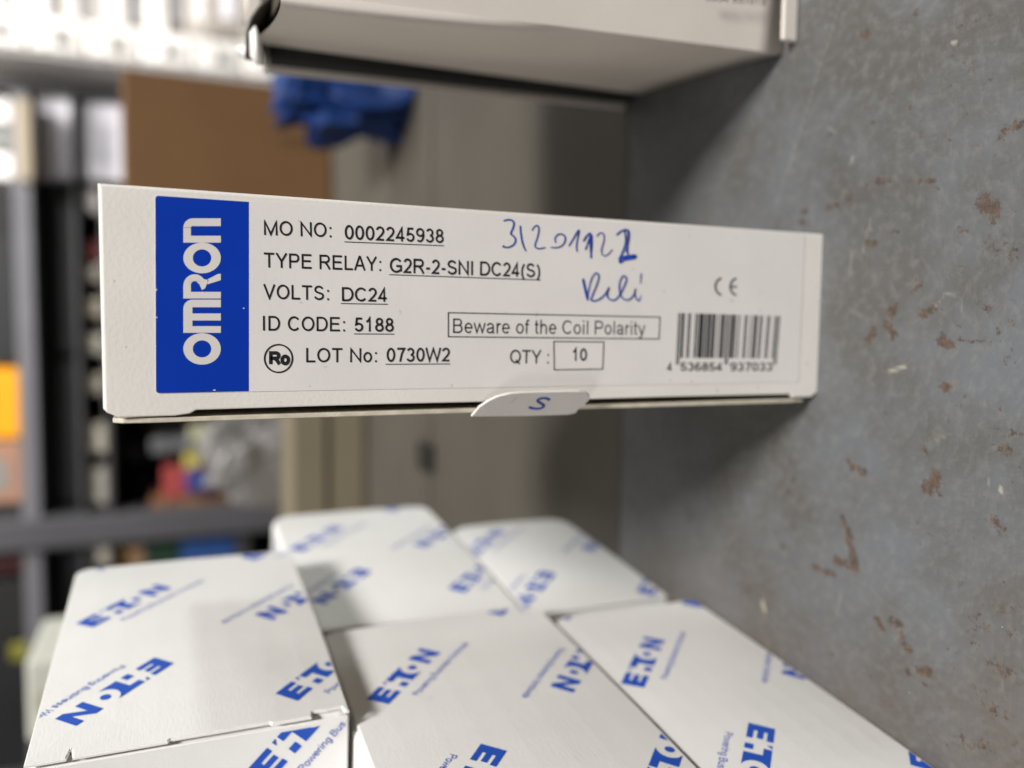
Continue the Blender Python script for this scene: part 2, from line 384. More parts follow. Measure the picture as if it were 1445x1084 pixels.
# ------------------------------------------------------------------ relay carton with the printed label
H, W, D = .145, .0366, .072
hw = W/2
rb = empty('relay_carton', (0, 0, 0))
tag(rb, 'slim upright white carton with blue panel label and pen handwriting', 'carton')
box('body', WHITE, rb, -hw+.0016, hw, .0007, D, 0, H, .0008, 2)
def front_board():
    n = .00075
    top = [(-hw, .0014), (-hw, .0075), (-hw+n*.35, .0079), (-hw+n, .0081)]
    pts = [(hw, 0), (-hw+.0010, 0)] + top[:1] + [(-hw, .0068), (-hw+n, .0074)] + \
          [(-hw+n*1.15, .040), (-hw+n*1.05, .065), (-hw+n*1.2, .100), (-hw+n, .1312)] + \
          [(-hw+n*.25, .1322), (-hw-.0001, .1345), (-hw-.0001, H-.0022), (-hw+.0007, H-.0006), (-hw+.0014, H), (hw, H)]
    bm = prism_bm([(x, 0, z) for x, z in pts], (0, .00065, 0))
    bmesh.ops.recalc_face_normals(bm, faces=bm.faces)
    es = []
    for ed in bm.edges:
        a, b = ed.verts[0].co, ed.verts[1].co
        if abs(a.y) < 1e-7 and abs(b.y) < 1e-7: es.append(ed)
    big = [e_ for e_ in es if all(abs(v.co.x-hw) < 1e-6 for v in e_.verts) or all(abs(v.co.z-H) < 1e-6 for v in e_.verts)]
    es = [e_ for e_ in es if e_ not in big]
    bmesh.ops.bevel(bm, geom=big, offset=.00060, segments=4, affect='EDGES', profile=.5)
    es = [e_ for e_ in es if e_.is_valid]
    bmesh.ops.bevel(bm, geom=es, offset=.00022, segments=2, affect='EDGES', profile=.5)
    return link('front_panel', mesh_bm(bm), WHITE, rb)
front_board()
# rounded fold along the right-hand upright edge
bm = bmesh.new(); R_ = .0011; prof = []
for i in range(7):
    a = math.radians(90*i/6); prof.append((hw-.0002+R_*math.sin(a)*.55, .0009-R_*math.cos(a)*.98))
vs = [[bm.verts.new((x, y, z)) for x, y in prof] for z in np.linspace(.0006, H-.0006, 12)]
for i in range(11):
    for j in range(6): bm.faces.new((vs[i][j], vs[i+1][j], vs[i+1][j+1], vs[i][j+1]))
# lid seen edge-on at the left side
lid_pts = [(.0010, .0030), (.0006, .0060), (.0004, .03), (.0003, .07), (.0005, .11), (.0004, .138), (.0009, .1422), (.0022, .1438), (D, .1438), (D, .0018), (.0025, .0018)]
bm.free()
bm = prism_bm([(-hw-.0012, y, z) for y, z in lid_pts], (.00080, 0, 0))
bmesh.ops.recalc_face_normals(bm, faces=bm.faces)
bmesh.ops.bevel(bm, geom=bm.edges[:], offset=.00012, segments=1, affect='EDGES')
link('lid', mesh_bm(bm), KRAFT_EDGE, rb)
# popped-out locking tab of the lid
tp = [(664.9,588.3),(669,584),(676.5,575),(690,566),(703,560),(720,556),(736,554.5),(770,553.6),(800,553),(819,552.6),(827,554),(832.5,559),(831.5,565),(824,572),(817,577),(812,583.5),(802,585.6),(740,587.6)]
tn = np.array([-.66, -.7513, 0]); t0 = np.array([-hw-.0017, -.0006, .07])
P3 = [on_plane(p, t0, tn) for p in tp]
bm = prism_bm([tuple(p) for p in P3], tuple(-tn*.00055))
bmesh.ops.recalc_face_normals(bm, faces=bm.faces)
bmesh.ops.bevel(bm, geom=bm.edges[:], offset=.00008, segments=1, affect='EDGES')
tab = link('locking_tab', mesh_bm(bm), WHITE, rb)
def pen_on_tab(strokes, wpx):
    U = np.array([0, 0, -1.]); V = np.cross(tn, U); V = V/np.linalg.norm(V)
    polys = []
    for k, s in enumerate(strokes):
        q = [(lambda P: ((P-t0)@U, (P-t0)@V))(on_plane((620+x/6.02, 530+y/6.02), t0, tn)) for x, y in s]
        q = smooth(q); polys += [(r, k) for r in ribbon(q, wpx)]
    return polys_mesh(polys, t0, U, V, tn, .00003)
def smooth(p, it=2):
    p = [np.array(v, float) for v in p]
    for _ in range(it):
        q = [p[0]]
        for a, b in zip(p[:-1], p[1:]): q += [a*.75+b*.25, a*.25+b*.75]
        q.append(p[-1]); p = q
    return p
o = link('pen_letter', pen_on_tab([[(938,208),(905,189),(850,195),(828,215),(868,238),(893,256),(868,279),(805,282),(762,268)], [(775,262),(768,272),(780,270)]], .00062), PEN, tab)
link('pen_scratch', pen_on_tab([[(655,185),(640,205),(612,228)]], .00008), mat('faint_grey_ink', S((120,118,115)), .6, 0), tab)

# --- sticker and its print; label plane coordinates: u = down the box (picture right), v = towards the left side (picture down)
def lab(p, lift): return on_plane(p, (0, -lift, 0), (0, 1, 0))
def plate_px(name, pts, lift, th, m, parent):
    P = [tuple(lab(p, lift)) for p in pts]
    return link(name, mesh_bm(prism_bm(P, (0, th, 0))), m, parent)
def round_poly(c, r, n=4):
    out = []
    for i in range(len(c)):
        a, b, d = np.array(c[i-1], float), np.array(c[i], float), np.array(c[(i+1) % len(c)], float)
        u, v = (a-b)/np.linalg.norm(a-b), (d-b)/np.linalg.norm(d-b); rr = r[i]
        for k in range(n+1):
            t = k/n; out.append(tuple(b+u*rr*(1-t)**2+v*rr*t**2))
    return out
sticker = plate_px('label_sticker', round_poly([(219,276),(1136,329.5),(1127,539.5),(220,555)], [5,6,6,5]), .00010, .00012, STICK, rb)
blue = plate_px('blue_panel', round_poly([(219,276),(351,285),(351,552.2),(220,555)], [5,.3,.3,5]), .00013, .00003, BLUE, sticker)
NF = np.array([0, -1., 0])
def label_text(s, p0, p1, cap, wd=.125, m=INK, name='text_line', lift=.00017):
    q, xa, xb = text_quads(s, wd*1.08, .09 if wd == .125 else .05)
    A, B = lab(p0, lift), lab(p1, lift); U = (B-A)/(xb-xa)
    mid = ((p0[0]+p1[0])/2, (p0[1]+p1[1])/2)
    hgt = np.linalg.norm(lab((mid[0], mid[1]-cap), lift)-lab(mid, lift))
    V = np.cross(NF, U); V = V/np.linalg.norm(V)*hgt
    if V@np.array([1., 0, 0]) < 0: V = -V
    return link(name, polys_mesh(q, A-U*xa, U, V, NF), m, sticker)
def px_quads(polys, name, m, lift=.00017, parent=None):
    """polygons given directly in photo pixels on the label plane"""
    U, V = np.array([0, 0, -1.]), np.array([-1., 0, 0])
    out = [([(-P[2], -P[0]) for P in (lab(p, lift) for p in q)], k) for q, k in polys]
    return link(name, polys_mesh(out, (0, -lift, 0), U, V, NF), m, parent or sticker)
def line(p0, p1, wpx, name='underline', m=INKG):
    return px_quads([([tuple(v) for v in q], 0) for q in ribbon([p0, p1], wpx)], name, m)
label_text('MO NO:', (372.5,331.6), (467.5,335), 20.5)
label_text('0002245938', (486.5,337.8), (626,343), 20, .135)
line((486,341.3), (626.5,346.8), 1.1)
label_text('TYPE RELAY:', (372.5,377.4), (537.5,382.6), 20.5)
label_text('G2R-2-SNI DC24(S)', (550,384.6), (762,391.6), 20, .14)
line((549,387.6), (763,395.2), 1.1)
label_text('VOLTS:', (371.5,421.8), (464,423.8), 20.5)
label_text('DC24', (482.5,425), (545.5,426), 19.5, .135)
line((481,428.4), (547,429.4), 1.1)
label_text('ID CODE:', (371,466.6), (486.5,467.8), 20.5)
label_text('5188', (500.5,467.9), (555.5,468.2), 19.5, .14)
line((499.5,471.2), (556.5,471.6), 1.1)
label_text('LOT No:', (432,511.4), (531.5,511.2), 20)
label_text('0730W2', (545.5,510.8), (634.5,510), 19.5, .14)
line((544,514.2), (635,513.6), 1.1)
label_text('Ro', (379.5,514), (409,514.2), 17, .27, name='mark_letters')
px_quads([([tuple(v) for v in q], 0) for q in ribbon(arc(392.8,506,19.6,19.6,0,360,36), 2.1)], 'mark_ring', INK)
label_text('Beware of the Coil Polarity', (639,470.2), (910,472.6), 20, .09)
frame = lambda pts, wpx, nm: px_quads([([tuple(v) for v in q], 0) for q in ribbon(pts+[pts[0]], wpx)], nm, INK)
frame([(632.5,441.3),(931.3,447.6),(929.8,478.4),(632.5,475.2)], 1.3, 'text_frame')
label_text('QTY :', (719.5,512.7), (774,513.2), 19, .115)
frame([(781.5,482),(852,482.6),(850.4,521),(782,522)], 1.3, 'number_frame')
label_text('10', (808,509.3), (828,509.2), 17.5, .15)
# conformity mark
ce = [(v, 0) for v in ribbon(arc(1021,404.5,11.5,12.3,105,255,14), 3)] + [(v, 0) for v in ribbon(arc(1042,404.8,11.5,12.3,105,255,14), 3)] + [(v, 1) for v in ribbon([(1030.5,404.7),(1040,404.8)], 2.6)]
px_quads([([tuple(p) for p in q], k) for q, k in ce], 'conformity_mark', mat('grey_ink', (.10, .10, .10), .5, 0))
# bar code (13 digits, encoded)
Lc = '0001101 0011001 0010011 0111101 0100011 0110001 0101111 0111011 0110111 0001011'.split()
Gc = [''.join('1' if b == '0' else '0' for b in c)[::-1] for c in Lc]; Rc = [''.join('1' if b == '0' else '0' for b in c) for c in Lc]
code = '4536854937033'; par = 'LGLLGG'
bits = '101'+''.join((Lc if k == 'L' else Gc)[int(d)] for d, k in zip(code[1:7], par))+'01010'+''.join(Rc[int(d)] for d in code[7:])+'101'
def bl(a, b, t): return (a[0]+(b[0]-a[0])*t, a[1]+(b[1]-a[1])*t)
q = []; i = 0
while i < 95:
    if bits[i] == '1':
        j = i
        while j < 95 and bits[j] == '1': j += 1
        guard = i < 3 or i > 91 or 45 <= i < 50
        t0_, t1_ = i/95, j/95
        yb = 1.15 if guard else 1.0
        TL, TR = bl((957.3,441.6),(1101,446.2),t0_), bl((957.3,441.6),(1101,446.2),t1_)
        BL, BR = bl((954.2,505),(1096,505.6),t0_), bl((954.2,505),(1096,505.6),t1_)
        q.append(([TL, TR, bl(TR, BR, yb), bl(TL, BL, yb)], 0)); i = j
    else: i += 1
px_quads(q, 'barcode', INKG)
label_text('4', (940.5,523.4), (947.5,523.4), 11.5, .15, INKG, 'barcode_digit')
label_text('536854', (960,523.3), (1018.5,523.5), 11.5, .15, INKG, 'barcode_digits')
label_text('937033', (1030,523.6), (1089.5,523.4), 11.5, .15, INKG, 'barcode_digits')
# --- white logo lettering on the blue panel; zoom-crop coordinates (a = reading direction, b = height) -> photo pixels
def lp(a, b): return (210+(380-b)/3.74, 270+(915-a)/3.74)
def logo_polys():
    out = []
    def ring(ca, cb, ra, rb_, ia, ib):
        n = 40
        for k in range(n):
            t0, t1 = 2*math.pi*k/n, 2*math.pi*(k+1)/n
            out.append(([lp(ca+ra*math.cos(t0), cb+rb_*math.sin(t0)), lp(ca+ra*math.cos(t1), cb+rb_*math.sin(t1)), lp(ca+ia*math.cos(t1), cb+ib*math.sin(t1)), lp(ca+ia*math.cos(t0), cb+ib*math.sin(t0))], 0))
    def poly(p): out.append(([lp(*v) for v in p], 0))
    def corner(a, b, r, ri_a, ri_b, top):   # quarter annulus, outer corner at (a, top)
        n = 8
        for k in range(n):
            t0, t1 = math.pi/2*k/n, math.pi/2*(k+1)/n
            out.append(([lp(a-r+r*math.cos(t0), top-r+r*math.sin(t0)), lp(a-r+r*math.cos(t1), top-r+r*math.sin(t1)), lp(a-r+ri_a*math.cos(t1), top-r+ri_b*math.sin(t1)), lp(a-r+ri_a*math.cos(t0), top-r+ri_b*math.sin(t0))], 0))
    ring(83, 99, 83, 99, 45, 49)
    # m
    poly([(168,0),(203,0),(203,150),(168,150)]); poly([(233,0),(270,0),(270,150),(233,150)])
    poly([(168,150),(295,150),(295,198),(168,198)])
    corner(343, 0, 48, 8, 0, 198); poly([(303,0),(343,0),(343,150),(303,150)])
    # r
    poly([(349,0),(384,0),(384,158),(349,158)]); poly([(349,158),(415,158),(415,198),(349,198)])
    n = 12
    for k in range(n):
        t0, t1 = math.pi*(.5-k/n*.86), math.pi*(.5-(k+1)/n*.86)
        c = (415, 138)
        out.append(([lp(c[0]+62*math.cos(t0), c[1]+60*math.sin(t0)), lp(c[0]+62*math.cos(t1), c[1]+60*math.sin(t1)), lp(c[0]+26*math.cos(t1), c[1]+22*math.sin(t1)), lp(c[0]+26*math.cos(t0), c[1]+20*math.sin(t0))], 1))
    poly([(396,84),(440,118),(462,100),(479,0),(479,0)][:0] or [(394,100),(402,84),(446,64),(452,92),(436,118)])
    poly([(424,70),(450,70),(479,14),(479,0),(446,0)])
    ring(563, 99, 81, 99, 45, 49)
    # n
    poly([(644,0),(680,0),(680,158),(644,158)]); poly([(644,158),(724,158),(724,198),(644,198)])
    corner(772, 0, 50, 10, 10, 198); poly([(731,0),(772,0),(772,148),(731,148)])
    return out
px_quads(logo_polys(), 'logo_lettering', LOGOW, .00016, blue)
for cx_, cy_, rx_, ry_ in ((220.6,409,1.2,1.6), (220.8,448,1.3,1.0), (344,435,1.4,.8), (302.5,550.6,2.2,.9)):
    px_quads([([(cx_+rx_*math.cos(t)*(.8+.4*random.random()), cy_+ry_*math.sin(t)) for t in np.linspace(0, 2*math.pi, 8)[:-1]], 0)], 'worn_chip', LOGOW, .00017, blue)
# --- handwriting in blue ballpoint
def hp(x, y): return (690+x/6.02, 290+y/6.02)
HW = [([(122,132),(150,121),(190,122),(214,143),(206,190),(178,242),(212,262),(230,295),(208,338),(160,359),(112,352),(130,340)], 2.3),
 ([(265,172),(268,230),(282,320),(312,388)], 2.2),
 ([(364,212),(385,176),(415,168),(426,205),(408,285),(383,345),(415,372),(482,356)], 1.9),
 ([(566,318),(556,275),(590,240),(635,246),(652,285),(632,335),(585,360),(522,356)], 1.9),
 ([(676,346),(718,280),(770,188),(752,280),(740,345),(748,394)], 2.0),
 ([(800,306),(830,256),(868,228),(858,330),(868,448)], 2.6), ([(818,378),(845,300),(872,236),(874,330),(862,446)], 2.2),
 ([(912,262),(940,230),(975,236),(978,300),(952,372),(960,426),(1000,428),(1048,374)], 1.6),
 ([(1080,252),(1130,210),(1186,204),(1190,270),(1172,350),(1180,425)], 2.4), ([(1150,212),(1164,290),(1150,360),(1120,430),(1104,470),(1116,490),(1140,462),(1190,456),(1246,446),(1250,420),(1180,428),(1108,440)], 2.6),
 ([(1100,452),(1130,440),(1200,442),(1244,432)], 3.4), ([(1112,478),(1125,460)], 3.6), ([(1176,206),(1182,300),(1160,400)], 1.6),
 ([(796,622),(812,700),(836,806)], 3.0), ([(802,640),(806,690),(830,760)], 2.0),
 ([(834,802),(846,700),(872,610),(908,566),(936,592),(918,664),(884,742),(856,816),(925,806),(985,758),(1024,686),(1000,740),(1006,792),(1060,812),(1106,768),(1145,690),(1172,620),(1142,588),(1108,640),(1102,726),(1130,794),(1182,808),(1228,768),(1246,694),(1232,756),(1266,826),(1290,764)], 1.9),
 ([(1290,574),(1284,664)], 1.3)]
polys = []
for k, (s, wpx) in enumerate(HW):
    p = smooth([hp(*v) for v in s]); n = len(p)
    wl = [wpx*(.55+.45*math.sin(math.pi*min(1, (i+1)/n*1.02))**.35)*(.92+.16*random.random()) for i in range(n)]
    polys += [([tuple(v) for v in q], k) for q in ribbon(p, wl)]
px_quads(polys, 'handwriting', PEN, .00020)

# ------------------------------------------------------------------ patterned white cartons (stacked on the left)
def elogo():
    P = []
    def pl(*p): P.append(list(p))
    pl((0,0),(.42,0),(.42,1),(0,1)); pl((.42,0),(.98,0),(.98,.24),(.42,.24)); pl((.42,.385),(.92,.385),(.92,.615),(.42,.615)); pl((.42,.76),(.98,.76),(.98,1),(.42,1))
    pl((1.36,0),(1.70,0),(1.70,.32),(1.36,.32)); pl((1.22,.78),(1.40,1),(1.22,1))
    c = (2.86,.5); R = .52
    pl((1.48,.70),(1.92,.70),(1.92,1),(1.48,1))
    ys = np.linspace(0, 1, 15)
    for a, b in zip(ys[:-1], ys[1:]):
        f = lambda y: c[0]-math.sqrt(max(R*R-(y-c[1])**2, .0))
        pl((1.92,a),(f(a),a),(f(b),b),(1.92,b))
    n = 18
    P.append([(c[0]+.185*math.cos(2*math.pi*k/n), c[1]+.185*math.sin(2*math.pi*k/n)) for k in range(n)])
    pl((3.42,0),(3.74,0),(3.74,1),(3.42,1)); pl((4.24,0),(4.56,0),(4.56,1),(4.24,1)); pl((3.74,.62),(4.24,0),(4.24,.40),(3.74,1))
    return P
TAGQ = text_quads('Powering Business Worldwide', .11)
ELOGO = elogo()
CAPM = .0052
def print_logos(carton, origin, U, V, Nn, rect, placements, name='logo_print', bulge=None):
    """placements: (y, z, rotated) of the logo's outer top-left corner, in face coordinates (metres); clipped to rect"""
    O, u, v, nn = map(Vector, (origin, U, V, Nn))
    for (py, pz, ang) in placements:
        ca, sa = math.cos(ang), math.sin(ang)
        def put(x, y):   # logo units -> face coords; (0,1) = top-left of first letter at (py,pz)
            x, y = x*CAPM, (y-1)*CAPM
            return (py+x*ca-y*sa, pz+x*sa+y*ca)
        par = carton
        for nm, src in ((name, 'L'), ('tagline_print', 'T')):
            if src == 'L': items = [(p, 0) for p in ELOGO]
            else:
                q, xa, xb = TAGQ; k = 4.95/(xb-xa)
                items = [([((w_[0]-xa)*k+.98, w_[1]*.30-.78) for w_ in r], l) for r, l in q]
            bm = bmesh.new()
            for p, l in items:
                pts = [put(*w_) for w_ in p]
                if max(w_[0] for w_ in pts) < rect[0] or min(w_[0] for w_ in pts) > rect[1] or max(w_[1] for w_ in pts) < rect[2] or min(w_[1] for w_ in pts) > rect[3]: continue
                bm.faces.new([bm.verts.new((w_[0], w_[1], l*4e-6)) for w_ in pts])
            if bm.faces:
                for co, no in (((rect[0],0,0),(-1,0,0)), ((rect[1],0,0),(1,0,0)), ((0,rect[2],0),(0,-1,0)), ((0,rect[3],0),(0,1,0))):
                    bmesh.ops.bisect_plane(bm, geom=bm.verts[:]+bm.edges[:]+bm.faces[:], plane_co=co, plane_no=no, clear_outer=True)
            if not bm.faces: bm.free(); continue
            for q_ in bm.verts:
                a, b, c = q_.co; q_.co = O+u*a+v*b+nn*(.00010+c+(bulge(a, b) if bulge else 0))
            for f in bm.faces:
                f.normal_update()
                if f.normal.dot(nn) < 0: f.normal_flip()
            me = bpy.data.meshes.new(nm); bm.to_mesh(me); bm.free()
            o = link(nm, me, LOGO, par)
            if src == 'L': par = o
A0 = math.radians(-44)
def lattice(oy, oz):
    """the repeat of the printed board, relative to one logo's corner"""
    out = []
    for i in range(-3, 4):
        for j in range(-3, 4):
            bx, bz = oy+i*.0435+j*.032, oz+i*.0390-j*.038
            out.append((bx, bz, A0)); out.append((bx-.0265, bz-.0205, A0+math.pi))
            # the rotated logo's own corner is its far end
    return out
def pattern_carton(label, near, yaw, dep, wid, z0, z1, o_px, notches=(), front=(-.014, .0285), rc=.0035, bul=.0012):
    """near = (x, y) of the right-hand near bottom corner; yaw turns it about that corner; the box extends +Y (depth) and -X (width)"""
    c = empty('patterned_carton', (near[0], near[1], z0), -yaw)
    tag(c, label, 'carton', None)
    h = z1-z0; th = .0006
    box('body', EBOARD, c, -wid, -th, .0006, dep-.0008, 0, h, .0022, 3)
    # right-hand side board: notched near edge, worn round far corners, slightly bowed outline and bulged face
    def bulged(y, z): return bul*max(0, 1-(2*y/dep-1)**2)*max(0, 1-(2*z/h-1)**2)
    pts = [(0, .0006)]
    for k in range(1, 6): pts.append((dep*k/6*.94, .0006-.0004*math.sin(math.pi*k/6)))
    for k in range(7):
        a = math.radians(-90+90*k/6); pts.append((dep-rc+rc*math.cos(a), .0006+rc+rc*math.sin(a)))
    pts.append((dep+.0006, h/2))
    for k in range(7):
        a = math.radians(90*k/6); pts.append((dep-rc+rc*math.cos(a), h-.0006-rc+rc*math.sin(a)))
    edge = [(0, h-.0006)]
    for za, zb, dp in sorted(notches, reverse=True):
        edge += [(0, zb), (dp, zb-.0004), (dp*.9, (za+zb)/2), (dp, za+.0004), (0, za)]
    pts += edge
    bm = prism_bm([(0, y, z) for y, z in pts], (-th, 0, 0))
    bmesh.ops.recalc_face_normals(bm, faces=bm.faces)
    es = [e_ for e_ in bm.edges if abs(e_.verts[0].co.x) < 1e-7 and abs(e_.verts[1].co.x) < 1e-7]
    bmesh.ops.bevel(bm, geom=es, offset=.00022, segments=2, affect='EDGES')
    for k in range(1, 10): bmesh.ops.bisect_plane(bm, geom=bm.verts[:]+bm.edges[:]+bm.faces[:], plane_co=(0, dep*k/10, 0), plane_no=(0, 1, 0))
    for k in range(1, 8): bmesh.ops.bisect_plane(bm, geom=bm.verts[:]+bm.edges[:]+bm.faces[:], plane_co=(0, 0, h*k/8), plane_no=(0, 0, 1))
    for v in bm.verts: v.co.x += bulged(v.co.y, v.co.z)
    link('side_panel', mesh_bm(bm), EBOARD, c)
    box('front_flap', EBOARD, c, -wid+.0006, -.0012, 0, .0006, .0008, h-.0008, .0002, 1)
    # print on the right-hand side
    Rm = Matrix.Rotation(-yaw, 3, 'Z')
    n = Rm @ Vector((1, 0, 0))
    P = on_plane(o_px, (near[0], near[1], 0), tuple(n))
    l = Matrix.Translation((near[0], near[1], z0)) @ Rm.to_4x4()
    L_ = l.inverted() @ Vector(P)
    print_logos(c, (0, 0, 0), (0, 1, 0), (0, 0, 1), (1, 0, 0), (.0007, dep-.0006, .0010, h-.0010), lattice(L_.y, L_.z), bulge=bulged)
    # front side and top print follow the same repeat
    print_logos(c, (0, 0, 0), (1, 0, 0), (0, 0, 1), (0, -1, 0), (-wid+.003, -.0022, .0014, h-.0014), lattice(*front), 'front_logo_print')
    print_logos(c, (0, 0, h), (0, 1, 0), (-1, 0, 0), (0, 0, 1), (.003, dep-.0035, .003, wid-.003), lattice(.030, .012), 'top_logo_print')
    return c
yw = math.atan(.1)
def fy(x0, y0, y): return (x0+(y-y0)*.1, y)
pattern_carton('white carton with slanted blue print lying on the deck at the front of the stack', fy(-.0792,.0438,-.046), yw, .0900, .070, .0, .0450, (876,966))
pattern_carton('white carton with slanted blue print, middle of the three stacked at the front', fy(-.0784,.0438,-.042), yw, .0935, .070, .0452, .1030, (517,989))
pattern_carton('white slant-printed carton on top of the front stack with a notched flap edge', fy(-.0742,.0438,.0095), yw, .0870, .070, .1036, .1595, (107,882),
               notches=((.0014,.0078,.0016),(.0150,.0330,.0005),(.0480,.0490,.0022)), front=(-.0085, .0195))
pattern_carton('lower white slant-printed carton on the deck at the back of the stack', fy(-.0753,.1243,.0561), yw, .0720, .065, .0, .0455, (655,780), rc=.0075)
pattern_carton('upper white slant-printed carton resting on the back carton of the stack', fy(-.0748,.1243,.0615), yw, .0915, .065, .0459, .1030, (408,776), rc=.006)

# ------------------------------------------------------------------ open carton on the right
oc = empty('open_carton', (0, 0, 0)); tag(oc, 'white carton with bulged grey side and open curled top flap, on the rusty deck', 'carton')
OC = mat('dull_white_board', S((204, 196, 188)), .6, .03, 40, .1, 900)
n0 = on_deck((1106,77)); n1 = on_deck((1004,103)); n2 = on_deck((905,134))
def col_pts(base, px_top):
    d = ray(px_top); t = ((base[:2]-CAM[:2])@d[:2])/(d[:2]@d[:2]); return CAM+d*t
zt = .1155
c0, c1, c2 = n0[:2], n1[:2], n2[:2]
foot = [tuple(c0), tuple(c1), tuple(c2), (.135, c2[1]+.006), (.135, c0[1]-.004)]
lean = [(-.004, .001), (-.003, .001), (-.0005, 0), (0, 0), (0, 0)]
bm = bmesh.new(); rings = []
nz = 17
def left_profile(t):
    """plan of the soft left side at height t: near corner, bulge, far corner"""
    P = [np.array([f[0]+l[0]*t, f[1]+l[1]*t]) for f, l in zip(foot, lean)]
    k_ = min(1, t/.9); k_ = k_*k_*(3-2*k_)
    P[1] = CAM[:2]+(P[1]-CAM[:2])*(1-.14*k_)
    mid = P[1]*2-(P[0]+P[2])/2                       # quadratic through the bulge
    mid = P[1]*.45+mid*.55
    side = [P[0]*(1-u)**2+mid*2*u*(1-u)+P[2]*u*u for u in np.linspace(0, 1, 11)]
    return side+[P[3], P[4]]
for k in range(nz):
    t = k/(nz-1)
    rings.append([bm.verts.new((q[0], q[1], .0006+(zt-.0006)*t)) for q in left_profile(t)])
nr = len(rings[0])
for k in range(nz-1):
    for i in range(nr):
        j = (i+1) % nr; bm.faces.new((rings[k][i], rings[k][j], rings[k+1][j], rings[k+1][i]))
bm.faces.new(rings[0][::-1])
hard = {frozenset((rings[k][i], rings[k+1][i])) for k in range(nz-1) for i in (0, 10, 11, 12)}
for e_ in bm.edges: e_.smooth = frozenset(e_.verts) not in hard
me = mesh_bm(bm, True)
link('body', me, OC, oc)
bm = bmesh.new()     # dark sheet a little below the rim, painting the shade of the opening
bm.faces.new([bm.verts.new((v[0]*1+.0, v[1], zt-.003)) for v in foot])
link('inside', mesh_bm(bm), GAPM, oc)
box('base_flap', OC, oc, c0[0]+.0015, .134, c0[1]-.0045, c0[1]-.0034, .0001, .0042, .0003, 1)
# loose lid standing behind, with a gap in between
ld0 = on_deck((884,151)); 
bm = prism_bm([(ld0[0]-.0004, ld0[1], .0002), (.13, ld0[1]+.004, .0002), (.13, ld0[1]+.004, .114), (ld0[0]-.0030, ld0[1], .1110)], (0, .0022, 0))
link('lid', mesh_bm(bm), OC, oc)
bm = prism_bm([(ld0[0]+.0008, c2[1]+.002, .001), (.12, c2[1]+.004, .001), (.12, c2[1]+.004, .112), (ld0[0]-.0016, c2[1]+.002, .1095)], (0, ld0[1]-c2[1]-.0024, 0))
link('gap_shade', mesh_bm(bm), mat('gap_shade_black', (.02, .019, .018), .9, .1, 200), oc)  # black slab painting the shade in the gap before the lid
# curled flap at the top: a bent strip following its outline, dark inside
def sheet_px(name, rows, m, th, parent, Ys):
    P = [[at(p, y) for p in r] for r, y in zip(rows, Ys)]
    bm = bmesh.new(); V = [[bm.verts.new(tuple(p)) for p in r] for r in P]
    for i in range(len(V)-1):
        for j in range(len(V[0])-1): bm.faces.new((V[i][j], V[i][j+1], V[i+1][j+1], V[i+1][j]))
    me = mesh_bm(bm, True); o = link(name, me, m, parent)
    md = o.modifiers.new('thick', 'SOLIDIFY'); md.thickness = th; md.offset = 0
    return o
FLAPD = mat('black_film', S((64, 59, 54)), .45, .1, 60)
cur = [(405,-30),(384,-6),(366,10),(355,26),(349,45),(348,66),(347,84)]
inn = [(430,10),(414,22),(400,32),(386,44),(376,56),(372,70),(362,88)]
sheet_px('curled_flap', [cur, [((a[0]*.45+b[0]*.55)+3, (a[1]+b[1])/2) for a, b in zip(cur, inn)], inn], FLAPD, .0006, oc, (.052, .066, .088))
sheet_px('flap_tip', [[(332,66),(340,80)],[(338,64),(345,82)],[(346,62),(349,84)]], mat('white_film', S((235,232,228)), .4, .02), .0006, oc, (.062,.060,.058))
sheet_px('flap_tip', [[(353,46),(354,80)],[(360,36),(362,91)],[(368,56),(370,92)]], MATS['white_film'], .0005, oc, (.046,.045,.046))
sheet_px('top_flap', [[(342,-40),(343,36)],[(356,-40),(352,26)],[(378,-40),(368,8)]], OC, .0006, oc, (.09,.088,.086))
# printed digits at the edge of its front face
FN = Vector((foot[0][1]-foot[4][1], foot[4][0]-foot[0][0], 0)); FN = Vector((-(foot[4][1]-foot[0][1]), -(foot[4][0]-foot[0][0])*1, 0)); 
fd = Vector((foot[4][0]-foot[0][0], foot[4][1]-foot[0][1], 0)).normalized(); FN = Vector((fd.y, -fd.x, 0))
q, xa, xb = text_quads('6854 937019', .13)
p0 = on_plane((985,6), foot[0]+(0,), tuple(FN)); p1 = on_plane((1069,13), foot[0]+(0,), tuple(FN))
U = (p1-p0)/(xb-xa); Vv = np.cross(np.array(FN), U); Vv = Vv/np.linalg.norm(Vv)*.0018
if Vv[0] < 0: Vv = -Vv
link('barcode_digits', polys_mesh(q, p0-U*xa+np.array(FN)*.0028, U, Vv, FN), INKG, oc)

